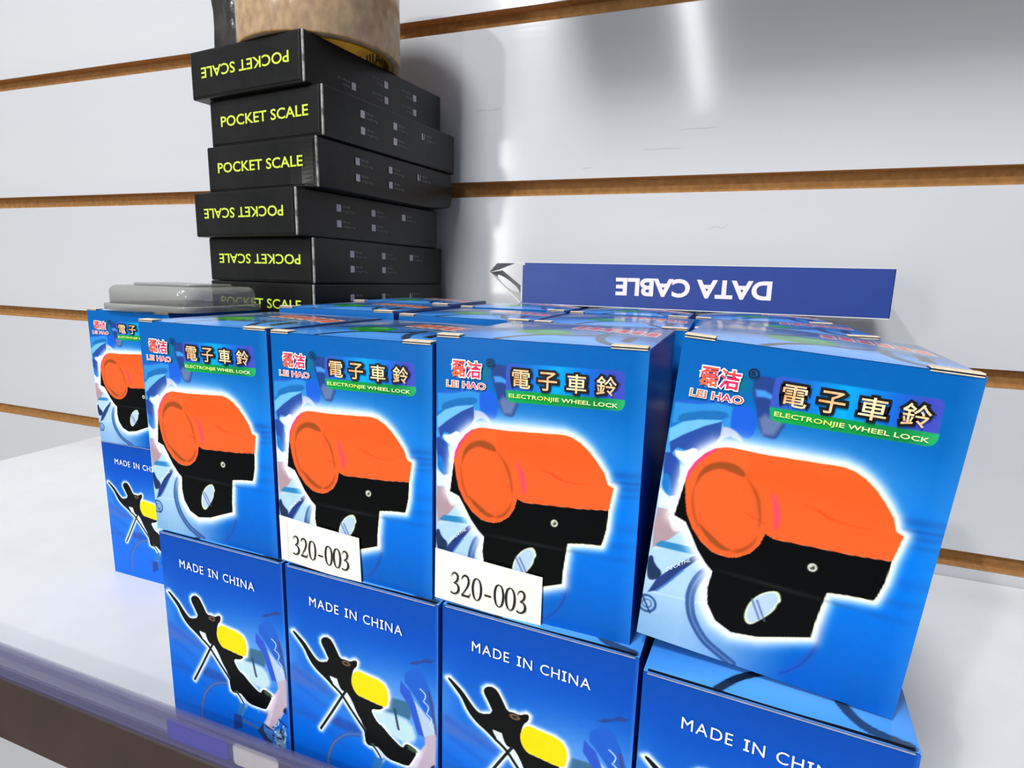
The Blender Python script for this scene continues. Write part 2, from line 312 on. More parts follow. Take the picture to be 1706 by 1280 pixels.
BACK={'text':[(.169,.866),(.781,.837),(.172,.908),(.79,.886)],
'dev':[(.028,.697),(.045,.703),(.081,.685),(.123,.663),(.164,.629),(.196,.605),(.229,.593),(.3,.614),(.27,.655),(.243,.686),(.243,.704),(.264,.719),(.292,.724),(.319,.715),(.35,.679),(.376,.643),(.417,.648),(.439,.643),(.479,.66),(.494,.654),(.488,.631),(.465,.614),(.453,.581),(.449,.549),(.462,.521),(.492,.498),(.537,.497),(.608,.49),(.669,.489),(.638,.467),(.58,.459),(.588,.436),(.623,.402),(.649,.397),(.709,.358),(.782,.325),(.795,.347),(.816,.356),(.879,.338),(.828,.262),(.81,.249),(.707,.248),(.672,.254),(.637,.275),(.611,.29),(.566,.276),(.535,.285),(.53,.327),(.519,.375),(.48,.414),(.45,.463),(.411,.5),(.392,.492),(.351,.51),(.348,.537),(.32,.543),(.292,.544),(.328,.507),(.309,.503),(.263,.526),(.207,.548),(.17,.571),(.143,.596),(.116,.634),(.07,.668)],
'yellow':[(.453,.581),(.465,.599),(.492,.615),(.541,.61),(.628,.604),(.667,.592),(.688,.57),(.695,.536),(.686,.498),(.669,.489),(.608,.491),(.537,.498),(.492,.499),(.462,.521),(.449,.549)],
'cable1':[(.309,.509),(.373,.478),(.444,.418),(.536,.342)],
'cable2':[(.406,.497),(.367,.451),(.292,.359),(.215,.268)],
'cable3':[(.584,.286),(.61,.268),(.636,.241)],
'gap1':[(.297,.544),(.348,.543),(.361,.515),(.383,.49),(.359,.49),(.328,.514)],
'gap2':[(.41,.496),(.432,.471),(.454,.439),(.48,.408),(.519,.368),(.541,.349),(.528,.352),(.479,.396),(.396,.477)],
'eye':[(.416,.63),(.452,.623)],
'shorts':[(.799,.671),(.865,.718),(.913,.695),(.945,.645),(.969,.582),(.981,.503),(.969,.482),(.929,.513),(.88,.559),(.831,.6),(.848,.586),(.88,.53),(.912,.413),(.879,.416),(.855,.47),(.814,.53),(.773,.585),(.765,.613)],
'shorts2':[(.799,.671),(.865,.718),(.913,.695),(.953,.63),(.977,.572),(.981,.497),(.929,.519),(.88,.565),(.839,.602),(.798,.633)],
'shorts1':[(.773,.633),(.831,.6),(.864,.543),(.896,.463),(.916,.414),(.879,.416),(.847,.479),(.822,.533),(.768,.584)],
'thigh':[(.856,.565),(.929,.513),(.977,.484),(.981,.432),(.916,.414),(.888,.49)],
'leg':[(.92,.417),(.989,.444),(.986,.302),(.937,.239),(.907,.209),(.869,.155),(.819,.161),(.792,.176),(.818,.208),(.834,.267),(.873,.324),(.922,.382)],
'legL1':[(-.11,.422),(-.052,.442),(-.068,.306),(-.114,.241),(-.162,.174),(-.216,.159),(-.226,.17),(-.187,.256),(-.114,.375)],
'tail':[(.824,.72),(.857,.738),(.898,.748),(.93,.767),(.954,.764),(.981,.767),(.961,.751),(.914,.743),(.865,.724)],
'frame':[(.704,.542),(.764,.547),(.831,.547),(.838,.465),(.779,.474),(.694,.47),(.571,.46),(.669,.487),(.695,.512)],
'post':[(.712,.492),(.733,.495),(.753,.418),(.757,.41),(.732,.407)],
'patch':[(.58,.456),(.711,.474),(.838,.465),(.879,.38),(.795,.357),(.743,.355),(.649,.397),(.597,.439)],
'wheel':[(.256,.048),(.261,.13),(.298,.206),(.353,.26),(.42,.296),(.513,.317)],
'hill':[(.002,.551),(.109,.525),(.224,.508),(.336,.478),(.325,.457),(.182,.447),(.064,.444),(-.005,.453)],
'wave':[(.292,.359),(.405,.363),(.496,.35),(.513,.304),(.402,.306),(.28,.311)],
'wave2':[(-.046,.318),(.106,.331),(.232,.318),(.211,.293),(.093,.288),(-.048,.291)],
'swatch':[(.587,.23),(.659,.244),(.608,.166),(.572,.168)],
'chain':[(.522,.036)],
'clamp':[(.803,.35),(.828,.351),(.879,.338),(.87,.326),(.82,.327)],
'shoe':[(.735,.12),(.792,.174),(.869,.155),(.863,.113),(.839,.065),(.81,.063),(.778,.09)],
'shoe2':[(.791,.172),(.813,.155),(.866,.153),(.852,.092),(.814,.104),(.788,.134)],
'tube1':[(.606,.169),(.67,.254)],
'tube2':[(.615,.145),(.736,.133)],
'tube3':[(.623,.164),(.779,.163)],
'tube4':[(.782,.251),(.819,.227)],
'hub':[(.545,.161),(.612,.178),(.61,.102),(.535,.075)],
'loop':[(.553,.177),(.509,.16),(.499,.127),(.534,.115)],
'cranks':[(.869,.155),(.97,.196),(.96,.073),(.861,.064)],
'stay':[(.917,.224),(.97,.2)],
'dark':[(.958,.287),(.978,.303),(.978,.264),(.951,.271)]}
# ------------------------------------------------------------------ the printed artwork of the blue cartons
BW, BH, BD = 0.0600, 0.0813, 0.0650
def front_print():
    s = Print(BW, BH, 240, 325); F = FRONT
    s.ramp([(0, (8, 86, 176)), (.2, (4, 102, 204)), (.42, (0, 116, 224)), (.62, (6, 110, 204)), (.8, (4, 96, 174)), (1, (4, 90, 164))], s.Y)
    # pale haze of the seaside photo behind the rider
    a = np.clip((0.62 - s.X) / 0.45, 0, 1) * np.clip((0.72 - s.Y) / 0.25, 0, 1); s.blend(a * 0.85, (196, 218, 240))
    a = np.exp(-((s.X - 0.45) / .35) ** 2) * np.exp(-((s.Y - 0.66) / 0.1) ** 2); s.blend(a * 0.5, (190, 216, 246))
    a = np.clip((0.5 - s.X) / 0.5, 0, 1) * np.clip((0.2 - s.Y) / 0.16, 0, 1); s.blend(a * 0.8, (112, 160, 200))
    for yy, w, k in ((.60, .012, .5), (.575, .006, .7), (.555, .01, .5), (.53, .007, .4), (.42, .02, .3), (.36, .012, .3), (.31, .01, .25)):
        s.blend(k * np.exp(-((s.Y - yy + .01 * np.sin(s.X * 9)) / w) ** 2) * np.clip((s.X - .55) / .3, 0, 1), (24, 74, 160))
    s.blend(0.25 * np.clip((s.X - 0.93) / 0.07, 0, 1), (90, 150, 220))
    s.poly(F['helmet'], (36, 62, 128), .5, 1, 1); s.poly(F['helmhi'], (66, 140, 220), .5, .9, 0); s.poly(F['helmgrey'], (92, 112, 156), 1.0, .9, 0)
    s.poly(F['band1b'], (34, 90, 190), .4, 1, 1); s.poly(F['band1'], (44, 134, 206), .4, 1, 0); s.poly(F['teal'], (28, 104, 172), .5, 1, 1)
    s.poly(F['lite'], (104, 178, 222), .3, 1, 0); s.poly(F['royal'], (26, 90, 204), .3, 1, 1)
    s.poly(F['armskin'], (172, 184, 212), .4, 1, 1); s.poly(F['navy1'], (38, 72, 150), .3, 1, 0); s.poly(F['navy2'], (36, 70, 152), .3, 1, 0)
    s.poly(F['glove'], (238, 242, 246), .3, 1, 0); s.poly(F['stripe'], (150, 206, 222), .3, 1, 1); s.poly(F['bluesleeve'], (22, 110, 190), .3, 1, 1)
    s.poly(F['cream'], (206, 222, 240), .3); s.poly(F['skypink'], (226, 214, 222), .8, .8); s.poly(F['white2'], (250, 250, 246), .25)
    s.poly(F['skin'], (168, 142, 150), .4, 1, 0); s.poly(F['skin2'], (216, 206, 206), .6, .9, 1); s.line(F['hbar'][:2], .35, (30, 36, 70))
    s.poly(F['frame2'], (196, 206, 196), .5, .9, 1); s.poly(F['frame'], (44, 126, 178), .25); s.poly(F['down'], (38, 58, 118), .25, 1, 0)
    s.poly(F['crank'], (30, 50, 84), .3, 1, 1); s.line([(q[0], q[1]) for q in F['down'][2:5]], .5, (70, 120, 190))
    c = F['ring'][0]; s.blend(0.8 * (0.5 - (np.abs(np.hypot(s.P[:, 0] - c[0] * 60, s.P[:, 1] - c[1] * 81.3) - 2.3) - .35) / .3), (40, 70, 130))
    s.blend(0.8 * (0.5 - (np.abs(np.hypot(s.P[:, 0] - c[0] * 60, s.P[:, 1] - c[1] * 81.3) - 1.2) - .2) / .3), (50, 80, 140))
    s.line([(c[0] - .03, c[1] + .03), (c[0] + .02, c[1] - .03)], .5, (36, 60, 120))
    s.line(F['horizon'][:2], .3, (200, 226, 244), .6, .7, False)
    s.line(F['wheelL'], 2.3, (50, 86, 146)); s.line(F['wheelL'], .35, (108, 146, 190), .3, .8)
    s.line(F['wheelR'], 1.5, (26, 84, 178), .5, .8); s.line(F['wheelR'], .25, (10, 56, 140), .3, .6)
    d = np.minimum(s.sdf(F['orange']), s.sdf(F['black'])); wide = 1.6 + 1.4 * np.exp(-((s.X - .35) / .4) ** 2)
    s.blend(0.98 * np.exp(-np.clip(d, 0, None) ** 2 / (2 * (wide * .62) ** 2)), (250, 252, 255))
    s.blend(0.5 * np.clip(.5 - (np.abs(d - .1) - .12) / .2, 0, 1) * (s.X > .4), (240, 244, 150))
    s.poly(F['black'], (3, 4, 5), .18); s.poly(F['hole'], (226, 236, 190), .3, 1, 1)
    hs = [(p[0] * .92 + .08 * .4, p[1]) for p in F['hole']]; cx = np.mean([p[0] for p in F['hole']]); cy = np.mean([p[1] for p in F['hole']])
    s.poly([(cx + (p[0] - cx) * .86, cy + (p[1] - cy) * .9) for p in F['hole']], (176, 200, 238), .3, 1, 1)
    for k in (-.012, .008): s.line([(cx - .03 + k, cy + .02), (cx + .012 + k, cy - .04)], .45, (70, 90, 140), .3, .8)
    s.ell((.5, .30), 11, .5, (44, 52, 52), .8, .5)
    s.poly(F['orange'], (250, 92, 40), .18)
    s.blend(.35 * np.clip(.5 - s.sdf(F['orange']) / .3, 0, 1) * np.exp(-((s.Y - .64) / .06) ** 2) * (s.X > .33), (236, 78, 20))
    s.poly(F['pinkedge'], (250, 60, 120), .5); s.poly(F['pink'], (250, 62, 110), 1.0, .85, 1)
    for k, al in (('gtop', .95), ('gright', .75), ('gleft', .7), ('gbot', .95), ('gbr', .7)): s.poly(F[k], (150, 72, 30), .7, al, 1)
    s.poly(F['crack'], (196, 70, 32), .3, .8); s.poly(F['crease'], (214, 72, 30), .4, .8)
    c = F['screw'][0]; s.ell(c, 1.0, 1.05, (206, 208, 190)); s.ell(c, .55, .55, (60, 60, 56)); s.ell((c[0] - .005, c[1] + .003), .22, .3, (226, 226, 216))
    # sign panel : violet - cyan - violet
    d = s.sdf(F['sign']); t = (s.X - .362) / .545
    cc = np.stack([np.interp(t, [0, .2, .45, .75, .9, 1], q) for q in ((58, 24, 4, 24, 60, 62), (80, 104, 158, 96, 72, 76), (176, 196, 226, 200, 178, 180))], 1)
    s.blend(.5 - d / .25, cc)
    d = s.sdf(F['green']); cc = np.stack([np.interp(t, [0, .2, .8, 1], q) for q in ((20, 16, 18, 40), (156, 150, 128, 168), (96, 62, 66, 96))], 1); s.blend(.5 - d / .2, cc)
    s.blend(.35 * np.exp(-((s.X - .25) / .035) ** 2) * np.exp(-((s.Y - .885) / .03) ** 2), (20, 130, 60))
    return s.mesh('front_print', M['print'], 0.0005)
def back_print():
    s = Print(BW, BH, 240, 325); B = BACK
    s.ramp([(0, (4, 100, 216)), (.25, (8, 100, 214)), (.45, (18, 102, 208)), (.62, (16, 98, 200)), (.8, (6, 78, 184)), (1, (10, 70, 164))], s.Y)
    s.blend(.75 * np.exp(-((s.X - .75) / .42) ** 2) * np.exp(-((s.Y - .5) / .16) ** 2), (122, 172, 236))
    s.blend(.5 * np.clip(1 - s.X / .12, 0, 1) * np.exp(-((s.Y - .6) / .15) ** 2), (90, 150, 230))
    s.poly(B['hill'], (62, 104, 190), 2.0, .8, 2); s.poly(B['wave2'], (26, 92, 190), 1.6, .7, 2); s.poly(B['wave'], (40, 76, 160), 1.6, .8, 2)
    for k, (x0, y0, x1, y1) in enumerate(((.03, .52, .5, .38), (.05, .44, .4, .33), (.02, .36, .4, .22), (.4, .34, .62, .27))):
        s.line([(x0, y0), ((x0 + x1) / 2, (y0 + y1) / 2 + .01), (x1, y1)], 1.6, (20, 88, 196), 2.0, .5)
    s.poly(B['frame'], (56, 104, 140), .6, .9, 1); s.poly(B['patch'], (186, 216, 226), 1.4, .9, 1); s.line(B['post'][1:4], .9, (40, 66, 100))
    s.line([(.66, .36), (.78, .31), (.9, .28)], .5, (90, 140, 190)); s.line([(.72, .30), (.82, .34), (.93, .31)], .4, (110, 160, 200)); s.line([(.7, .33), (.72, .27), (.76, .22)], .5, (80, 130, 180))
    s.poly(B['tail'], (40, 66, 140), .3, .9, 0); s.poly(B['thigh'], (178, 196, 224), .4, 1, 0); s.poly(B['shorts2'], (32, 92, 196), .3, 1, 0); s.poly(B['shorts1'], (44, 84, 196), .3, 1, 0)
    x = B['shorts2'][2]
    for k in range(4): s.line([(x[0] - .02 + k * .018, x[1] - .07 - k * .05), (x[0] + .012 + k * .018, x[1] - .09 - k * .05), (x[0] + .005 + k * .018, x[1] - .115 - k * .05)], .35, (200, 220, 240))
    s.line([(.945, .62), (.975, .52), (.99, .44)], .9, (70, 70, 110), .5, .8)
    s.poly(B['leg'], (186, 168, 186), .5); s.poly([(p[0] + .012, p[1]) for p in B['leg'][6:]] , (214, 204, 218), .8, .6)
    s.line(B['tube1'], 1.4, (62, 116, 176)); s.line(B['tube2'], 1.5, (58, 98, 164)); s.line(B['tube3'], .35, (40, 76, 140)); s.line(B['tube4'], 1.2, (70, 100, 160)); s.line(B['loop'], .2, (50, 80, 150))
    s.poly(B['hub'], (34, 62, 140), .5, .9); s.ell(B['hub'][1], .7, .7, (90, 130, 190), .3); s.poly(B['shoe'], (36, 56, 96), .3); s.poly(B['shoe2'], (66, 116, 196), .4)
    s.poly(B['cranks'], (120, 156, 196), .8, .7)
    cx = [p[0] for p in B['cranks']]; cy = [p[1] for p in B['cranks']]; x0, x1, y0, y1 = min(cx), max(cx), min(cy), max(cy); rr = random.Random(5)
    for k in range(26):
        a, b = rr.uniform(x0, x1), rr.uniform(y0, y1); an = rr.uniform(0, 6.3); L = rr.uniform(.01, .035)
        s.line([(a, b), (a + L * math.cos(an), b + .8 * L * math.sin(an))], rr.uniform(.25, .7), rr.choice([(26, 36, 70), (220, 232, 246), (50, 80, 140), (20, 24, 46)]), .3, .9)
    s.line(B['stay'], .7, (40, 40, 70)); s.poly(B['dark'], (30, 36, 66), .4)
    s.line(B['wheel'], 1.9, (52, 92, 168)); s.line(B['wheel'], .4, (90, 130, 196), .3, .7)
    d = np.minimum.reduce([s.sdf(B['dev']), s.sdf(B['yellow']), s.line_d(B['cable1']) - .5, s.line_d(B['cable2']) - .45, s.line_d(B['cable3']) - .4])
    s.blend(.97 * np.exp(-np.clip(d, 0, None) ** 2 / (2 * .75 ** 2)), (250, 252, 255))
    s.poly(B['gap1'], (226, 242, 244), .3); s.poly(B['gap2'], (226, 242, 244), .3)
    s.poly(B['dev'], (5, 7, 7), .2, 1, 1)
    s.poly(B['gap1'], (226, 242, 244), .3); s.poly(B['gap2'], (222, 238, 242), .3)
    s.line(B['cable1'], 1.05, (14, 18, 20)); s.line(B['cable2'], .95, (20, 26, 28)); s.line(B['cable3'], .8, (20, 26, 28))
    s.poly(B['yellow'], (244, 214, 10), .25, 1, 1); s.poly(B['clamp'], (56, 84, 60), .6, .8, 1); s.ell((.585, .29), 1.0, .7, (60, 90, 74), .5, .6)
    c = B['eye'][0]; s.ell(c, 1.7, .9, (128, 98, 70), .4); s.ell(c, 1.0, .45, (30, 22, 18), .3)
    s.poly(B['swatch'], (40, 110, 180), .5, .8)
    s.blend(.35 * np.clip(1 - np.minimum(1 - s.X, 1) / .02, 0, 1), (110, 150, 220))
    return s.mesh('back_print', M['print'], 0.0004)
def top_print():
    s = Print(BW, BD, 150, 150)
    s.ramp([(0, (70, 150, 240)), (.16, (56, 136, 226)), (.3, (48, 110, 180)), (.55, (56, 96, 150)), (.8, (66, 98, 150)), (1, (84, 112, 152))], s.Y)
    s.blend(.6 * np.exp(-((s.X - .6) / .4) ** 2) * np.exp(-((s.Y - .12) / .1) ** 2), (110, 184, 255))
    s.line([(.3, .02), (.38, .12), (.5, .2), (.62, .22), (.75, .3)], 2.2, (20, 34, 56)); s.line([(.1, .38), (.25, .33), (.4, .40), (.5, .52)], 2.0, (24, 38, 60))
    s.line([(.97, .02), (.82, .06), (.74, .2), (.76, .42), (.9, .6)], 2.8, (38, 66, 100)); s.line([(.2, .78), (.45, .68), (.7, .74)], 2.6, (44, 58, 84), 1.0)
    s.ell((.44, .28), 8.5, 6.0, (24, 140, 44), .6); s.ell((.47, .31), 4, 2.4, (70, 176, 76), 1)
    s.poly([(.03, .5), (.3, .46), (.35, .62), (.08, .7)], (150, 146, 150), 1.5, .9, 1); s.poly([(.1, .84), (.5, .80), (.9, .88), (.6, .97), (.2, .95)], (134, 138, 146), 1.5, .8, 1)
    for k in range(6):
        x = .52 + k * .075; s.poly([(x, .46), (x + .068, .45), (x + .072, .66), (x + .01, .67)], (244, 206, 184), .4); s.poly([(x + .009, .485), (x + .056, .475), (x + .06, .64), (x + .018, .65)], (232, 84, 50) if k % 2 else (206, 86, 66), .4)
    s.poly([(.84, .16), (.89, .15), (.895, .34), (.85, .35)], (30, 34, 40), .5)
    for k in range(5): s.line([(.12 + .1 * k, .70 + .03 * k), (.3 + .12 * k, .74 + .02 * k)], 1.2, (206, 216, 226), .6, .8)
    for k in range(6): s.line([(.55 + .05 * k, .36), (.62 + .06 * k, .42)], .8, (170, 190, 214), .5, .7)
    return s.mesh('top_print', M['print_top'], 0.0013, 'top')
FP, BP, TP = front_print(), back_print(), top_print()

def letter_front():
    bm = bmesh.new(); w, h = BW, BH
    cs = FRONT['cjk']
    for k, ch in enumerate('電子車鈴'):
        cx, cz = cs[k]; put_text(bm, ch, (cx - .044) * w, (cx + .044) * w, (cz - .031) * h, (cz + .031) * h, -.00075, 1, .11, 2, thick=.008, res=2)
    put_text(bm, 'ELECTRONJIE WHEEL LOCK', .381 * w, .884 * w, .806 * h, .8235 * h, -.00072, 3, slope=.004, thick=.012, res=2)
    put_text(bm, '磊', .088 * w, .160 * w, .864 * h, .921 * h, -.00075, 4, .06, 0, thick=.022, res=2)
    put_text(bm, '洁', .165 * w, .240 * w, .864 * h, .921 * h, -.00075, 4, .06, 0, thick=.022, res=2)
    put_text(bm, 'LEI HAO', .062 * w, .264 * w, .826 * h, .849 * h, -.00075, 4, .06, 0, thick=.01, res=2)
    put_text(bm, 'DECATHL', .085 * w, .175 * w, .248 * h, .262 * h, -.0007, 0, slope=.85, res=1)
    c = FRONT['reg'][0]
    a = np.linspace(0, 2 * math.pi, 25); stroke(bm, [(c[0] * w + .00105 * math.cos(t), c[1] * h + .00105 * math.sin(t)) for t in a], .0003, -.0007, 2)
    put_text(bm, 'R', c[0] * w - .00045, c[0] * w + .0005, c[1] * h - .0006, c[1] * h + .0006, -.0007, 2, thick=.01, res=2)
    me = bpy.data.meshes.new('lettering'); bm.to_mesh(me); bm.free()
    for k in ('white_ink', 'gold', 'outline', 'yel_ink', 'logo'): me.materials.append(M[k])
    return me
def letter_back():
    bm = bmesh.new(); w, h = BW, BH; x = 0.0; rows = []; gap = .16
    for ch in 'MADE IN CHINA':
        if ch == ' ': x += .42; continue
        if ch == 'I': rows.append((ch, x, x + .30)); x += .30 + gap; continue
        v, f = glyph(ch, 0, 3); wd_ = v[:, 0].max() - v[:, 0].min(); rows.append((ch, x, x + wd_)); x += wd_ + gap
    X0, X1, L = .176 * w, .790 * w, x - gap; k = (X1 - X0) / L; z0, ch_h, sl = .850 * h, .040 * h, -.030
    for ch, a, b in rows:
        xa, xb = X0 + a * k, X0 + b * k; z = z0 + sl * (xa - X0)
        if ch == 'I':
            xm = (xa + xb) / 2; t = .0005
            stroke(bm, [(xm, z), (xm, z + ch_h)], t, -.00065, 0); stroke(bm, [(xa, z + t / 2), (xb, z + t / 2)], t * .9, -.00066, 0); stroke(bm, [(xa, z + ch_h - t / 2), (xb, z + ch_h - t / 2)], t * .9, -.00066, 0)
        else: put_text(bm, ch, xa, xb, z, z + ch_h, -.00065, 0, slope=sl, thick=.0, res=4)
    me = bpy.data.meshes.new('lettering'); bm.to_mesh(me); bm.free(); me.materials.append(M['white_ink']); return me
LF, LB = letter_front(), letter_back()

def carton_mesh():
    bm = bmesh.new(); add_box(bm, 0, BW, 0, BD, 0, BH, 0, .0005, 2)
    me = bpy.data.meshes.new('carton'); bm.to_mesh(me); bm.free(); me.materials.append(M['blue_card']); return me
CM = carton_mesh()
def flap(x0, x1, m0):
    # raw card edge and dark slot where the tuck lid folds into the front
    bm = bmesh.new()
    if m0 == 'raw_card':
        add_box(bm, x0, x1, -.0003, .0036, BH + .0003, BH + .0007, 0, .0001, 1); add_box(bm, x0, x1, -.0002, .0030, BH - .0001, BH + .0003, 1)
        add_box(bm, x0, x1, -.0004, .0004, BH - .0003, BH - .0000, 0, .0001, 1)
    else:
        add_box(bm, x0, x1, -.0005, .0004, BH - .0003, BH - .0001, 0, .0001, 1); add_box(bm, x0, x1, .0003, .0013, BH - .0001, BH + .0002, 1)
    me = bpy.data.meshes.new('lid_edge'); bm.to_mesh(me); bm.free(); me.materials.append(M[m0]); me.materials.append(M['slit']); return me
def make_carton(kind):
    t = empty('bicycle_bell_box')
    link_mesh('carton', CM, t)
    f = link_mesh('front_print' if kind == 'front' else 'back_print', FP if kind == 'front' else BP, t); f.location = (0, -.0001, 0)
    o = link_mesh('lettering', LF if kind == 'front' else LB, f)
    tp = link_mesh('top_print', TP, t); tp.location = (0, 0, BH + .00012)
    for q in (UF if kind == 'front' else LFm): link_mesh('lid_edge', q, t)
    return t
UF = [flap(.0003, .0074, 'raw_card'), flap(BW - .0098, BW - .0004, 'raw_card')]; LFm = [flap(.001, BW - .001, 'fold_highlight')]
# ------------------------------------------------------------------ setting
WALL_Y = 0.416
floor_bm = bmesh.new(); add_box(floor_bm, -3, 3, -3.2, 1.0, -.03, 0)
tag(bm_obj('floor', floor_bm, M['floor']), kind='structure')
wall = tag(empty('wall_back', (0, WALL_Y, 0)), kind='structure')
bm = bmesh.new(); add_box(bm, -1.4, 1.2, .0095, .022, 0.0, 2.35); bm_obj('backing_board', bm, M['mdf'], wall)
def slat_mesh(h):
    bm = bmesh.new(); x0, x1 = -1.4, 1.2
    add_box(bm, x0, x1, .0006, .0096, 0, h, 0)              # brown core
    add_box(bm, x0, x1, 0, .0007, 0, h, 1)                  # white laminate skin
    me = bpy.data.meshes.new('slat_board'); bm.to_mesh(me); bm.free(); me.materials.append(M['mdf']); me.materials.append(M['laminate']); return me
PITCH, GR = .1157, .0110; SM = slat_mesh(PITCH - GR)
z0 = EYE + .0685 - PITCH * 11
for k in range(20):
    if z0 + k * PITCH + PITCH > 2.35 or z0 + k * PITCH < 0: continue
    o = link_mesh('slat_board', SM, wall); o.location = (0, 0, z0 + k * PITCH)

# the shelf the cartons stand on
SH = EYE - .0994 - BH
bm = bmesh.new(); add_box(bm, -.62, .42, .1395, WALL_Y - .0005, SH - .012, SH, 0, .0008, 1)
shf = tag(empty('shelf', (0, 0, 0)), 'white shelf board carrying the rows of blue cartons', 'shelf'); bm_obj('board', bm, M['shelf'], shf)
bm = bmesh.new(); add_box(bm, -.62, .42, .1340, .1394, SH - .030, SH + .0018, 0, .0006, 1); bm_obj('edge_strip', bm, M['shelf_edge'], shf)['label'] = 'dark brown edge strip'
rail = tag(empty('price_rail', (0, .1395, SH)), 'clear acrylic price rail along the front edge of the shelf', 'price rail')
RZ0, RZ1 = .0025, .0172
bm = bmesh.new(); add_box(bm, -.62, .42, -.0045, -.0036, RZ0, RZ1, 0, .0003, 2); add_box(bm, -.62, .42, -.0012, -.0002, .0020, RZ1 - .002, 0, .0003, 1)
add_box(bm, -.62, .42, -.0044, -.0002, RZ0 - .0005, RZ0 + .0006, 0, .0003, 1)
for zz, r in ((RZ1, .0010), (RZ1 - .0032, .0006), (RZ0, .0012)):
    add_box(bm, -.62, .42, -.0053, -.0034, zz - r, zz + r, 0, .0006, 2)
bm_obj('rail_profile', bm, M['acrylic'], rail)
def insert(x0, x1, m, name):
    bm = bmesh.new(); vs = add_box(bm, x0, x1, -.0034, -.0030, .0038, .0125)
    bmesh.ops.bevel(bm, geom=[e for e in bm.edges if abs(e.verts[0].co.y - e.verts[1].co.y) > .0001], offset=.0018, segments=4, profile=.5, affect='EDGES')
    return bm_obj(name, bm, m, rail)
insert(-.1535, -.1330, M['paper'], 'label_card'); insert(-.186, -.1560, M['reflection_blue'], 'blue_reflection')['label'] = 'violet blue piece coloured as a reflection in the rail'  # the violet blue insert is a blue reflection put in as solid colour
insert(-.1322, -.108, M['brown_dark'], 'end_card')['label'] = 'dark purplish card'
bm = bmesh.new(); add_box(bm, -.14, .66, .24, WALL_Y - .012, EYE + .270, EYE + .282, 0, .0008, 1)
tag(bm_obj('upper_shade_board', bm, M['shelf']), 'white board added above the view to shade the upper wall', 'shelf')  # unseen board, added to keep the panel light off the upper wall
sg = tag(empty('hanging_shade_board', (-.13, -.60, EYE + .661)), 'plain hanging board added out of view to shade the upper wall', 'sign')  # added blocker out of view, casts the shadow on the upper right wall
bm = bmesh.new(); add_box(bm, -.36, .36, -.006, .006, 0, .16, 0, .002, 2); bm_obj('board', bm, M['shelf'], sg)
for xx in (-.3, .3):
    bm = bmesh.new(); bmesh.ops.create_cone(bm, cap_ends=True, segments=10, radius1=.0015, radius2=.0015, depth=.9); bmesh.ops.translate(bm, verts=bm.verts, vec=(xx, 0, .16 + .45)); bm_obj('cord', bm, M['ink'], sg)

# ------------------------------------------------------------------ blue cartons
GRP_LOW = None
def place(kind, x, y, rz, level, label, group=None, sz=1.0, z=None, ry=0.0, src={}):
    if kind not in src: o = src[kind] = make_carton(kind)
    else: o = copy_tree(src[kind])
    o.location = (x, y, (EYE - .0994 if level else SH) if z is None else z)
    o.rotation_euler = (0, ry, rz); o.scale = (1, 1, sz)
    for k in ('group',):
        if k in o: del o[k]
    tag(o, label, 'box', group); return o
upper = []
G1 = 'upper front row of blue bicycle bell cartons'
b1 = place('front', -.1992, .1498, -.03, 1, 'leftmost blue carton of the upper row, only its right half in view', G1, .985)
b2 = place('front', -.1376, .1480, -.0378, 1, 'blue orange-bell carton with a 320-003 label, left of the other labelled one', G1, .980)
b3 = place('front', -.0770, .1470, -.0123, 1, 'blue orange-bell carton with a 320-003 label, right of the other labelled one', G1, 1.010)
b4 = place('front', -.0153, .1457, -.0729, 1, 'tilted blue carton at the right, unlabelled orange bell, standing askew', G1, 1.0, EYE - .0942, .0755)
G2 = 'lower front row of blue made in china cartons'
place('back', -.1960, .1478, -.03, 0, 'lower blue carton at far left, partly behind the clear price rail', G2)
place('back', -.1344, .1458, -.0378, 0, 'lower blue MADE IN CHINA carton, under the left 320-003 carton', G2)
place('back', -.0736, .1448, -.0473, 0, 'lower blue MADE IN CHINA carton, under the right 320-003 carton', G2)
place('back', -.0120, .1373, -.0775, 0, 'lower blue carton at far right, dim, under the tilted carton', G2)
G3 = 'second row of blue cartons'
r2 = [place('front', *a) for a in (
    (-.3310, .2195, .02, 1, 'second-row blue carton under the clear plastic case at left', G3, .925),
    (-.1972, .2185, .053, 1, 'second-row blue carton with only its lid seen, before the black stack', G3, 1.012),
    (-.1345, .2215, .03, 1, 'second-row blue carton whose lid shows behind the right 320-003 carton', G3, 1.0),
    (-.0725, .2219, .0182, 1, 'second-row blue carton showing in the gap beside the tilted carton', G3, 1.0),
    (-.0108, .2240, .0, 1, 'second-row blue carton behind the tilted carton at the right', G3, 1.006))]
G4 = 'third row of blue cartons'
r3 = [place('front', *a) for a in (
    (-.2054, .2880, .0698, 1, 'rear-row blue carton touching the foot of the black stack', G4, 1.016),
    (-.1400, .2960, .03, 1, 'rear-row blue carton below the open end of the data cable box', G4, 1.004),
    (-.0770, .2960, .0, 1, 'rear-row blue carton beneath the middle of the data cable box', G4, 1.0),
    (-.0140, .2960, .0, 1, 'rear-row blue carton beneath the right end of the data cable box', G4, 1.0))]
# the cartons that carry the second and third rows
for k, (x, y) in enumerate(((-.331, .2195), (-.1972, .2185), (-.1345, .2215), (-.0725, .2219), (-.0108, .224), (-.198, .2885), (-.136, .296), (-.074, .296), (-.012, .296))):
    place('back', x, y, .0, 0, 'lower blue carton hidden behind the lower front row', 'hidden lower cartons')

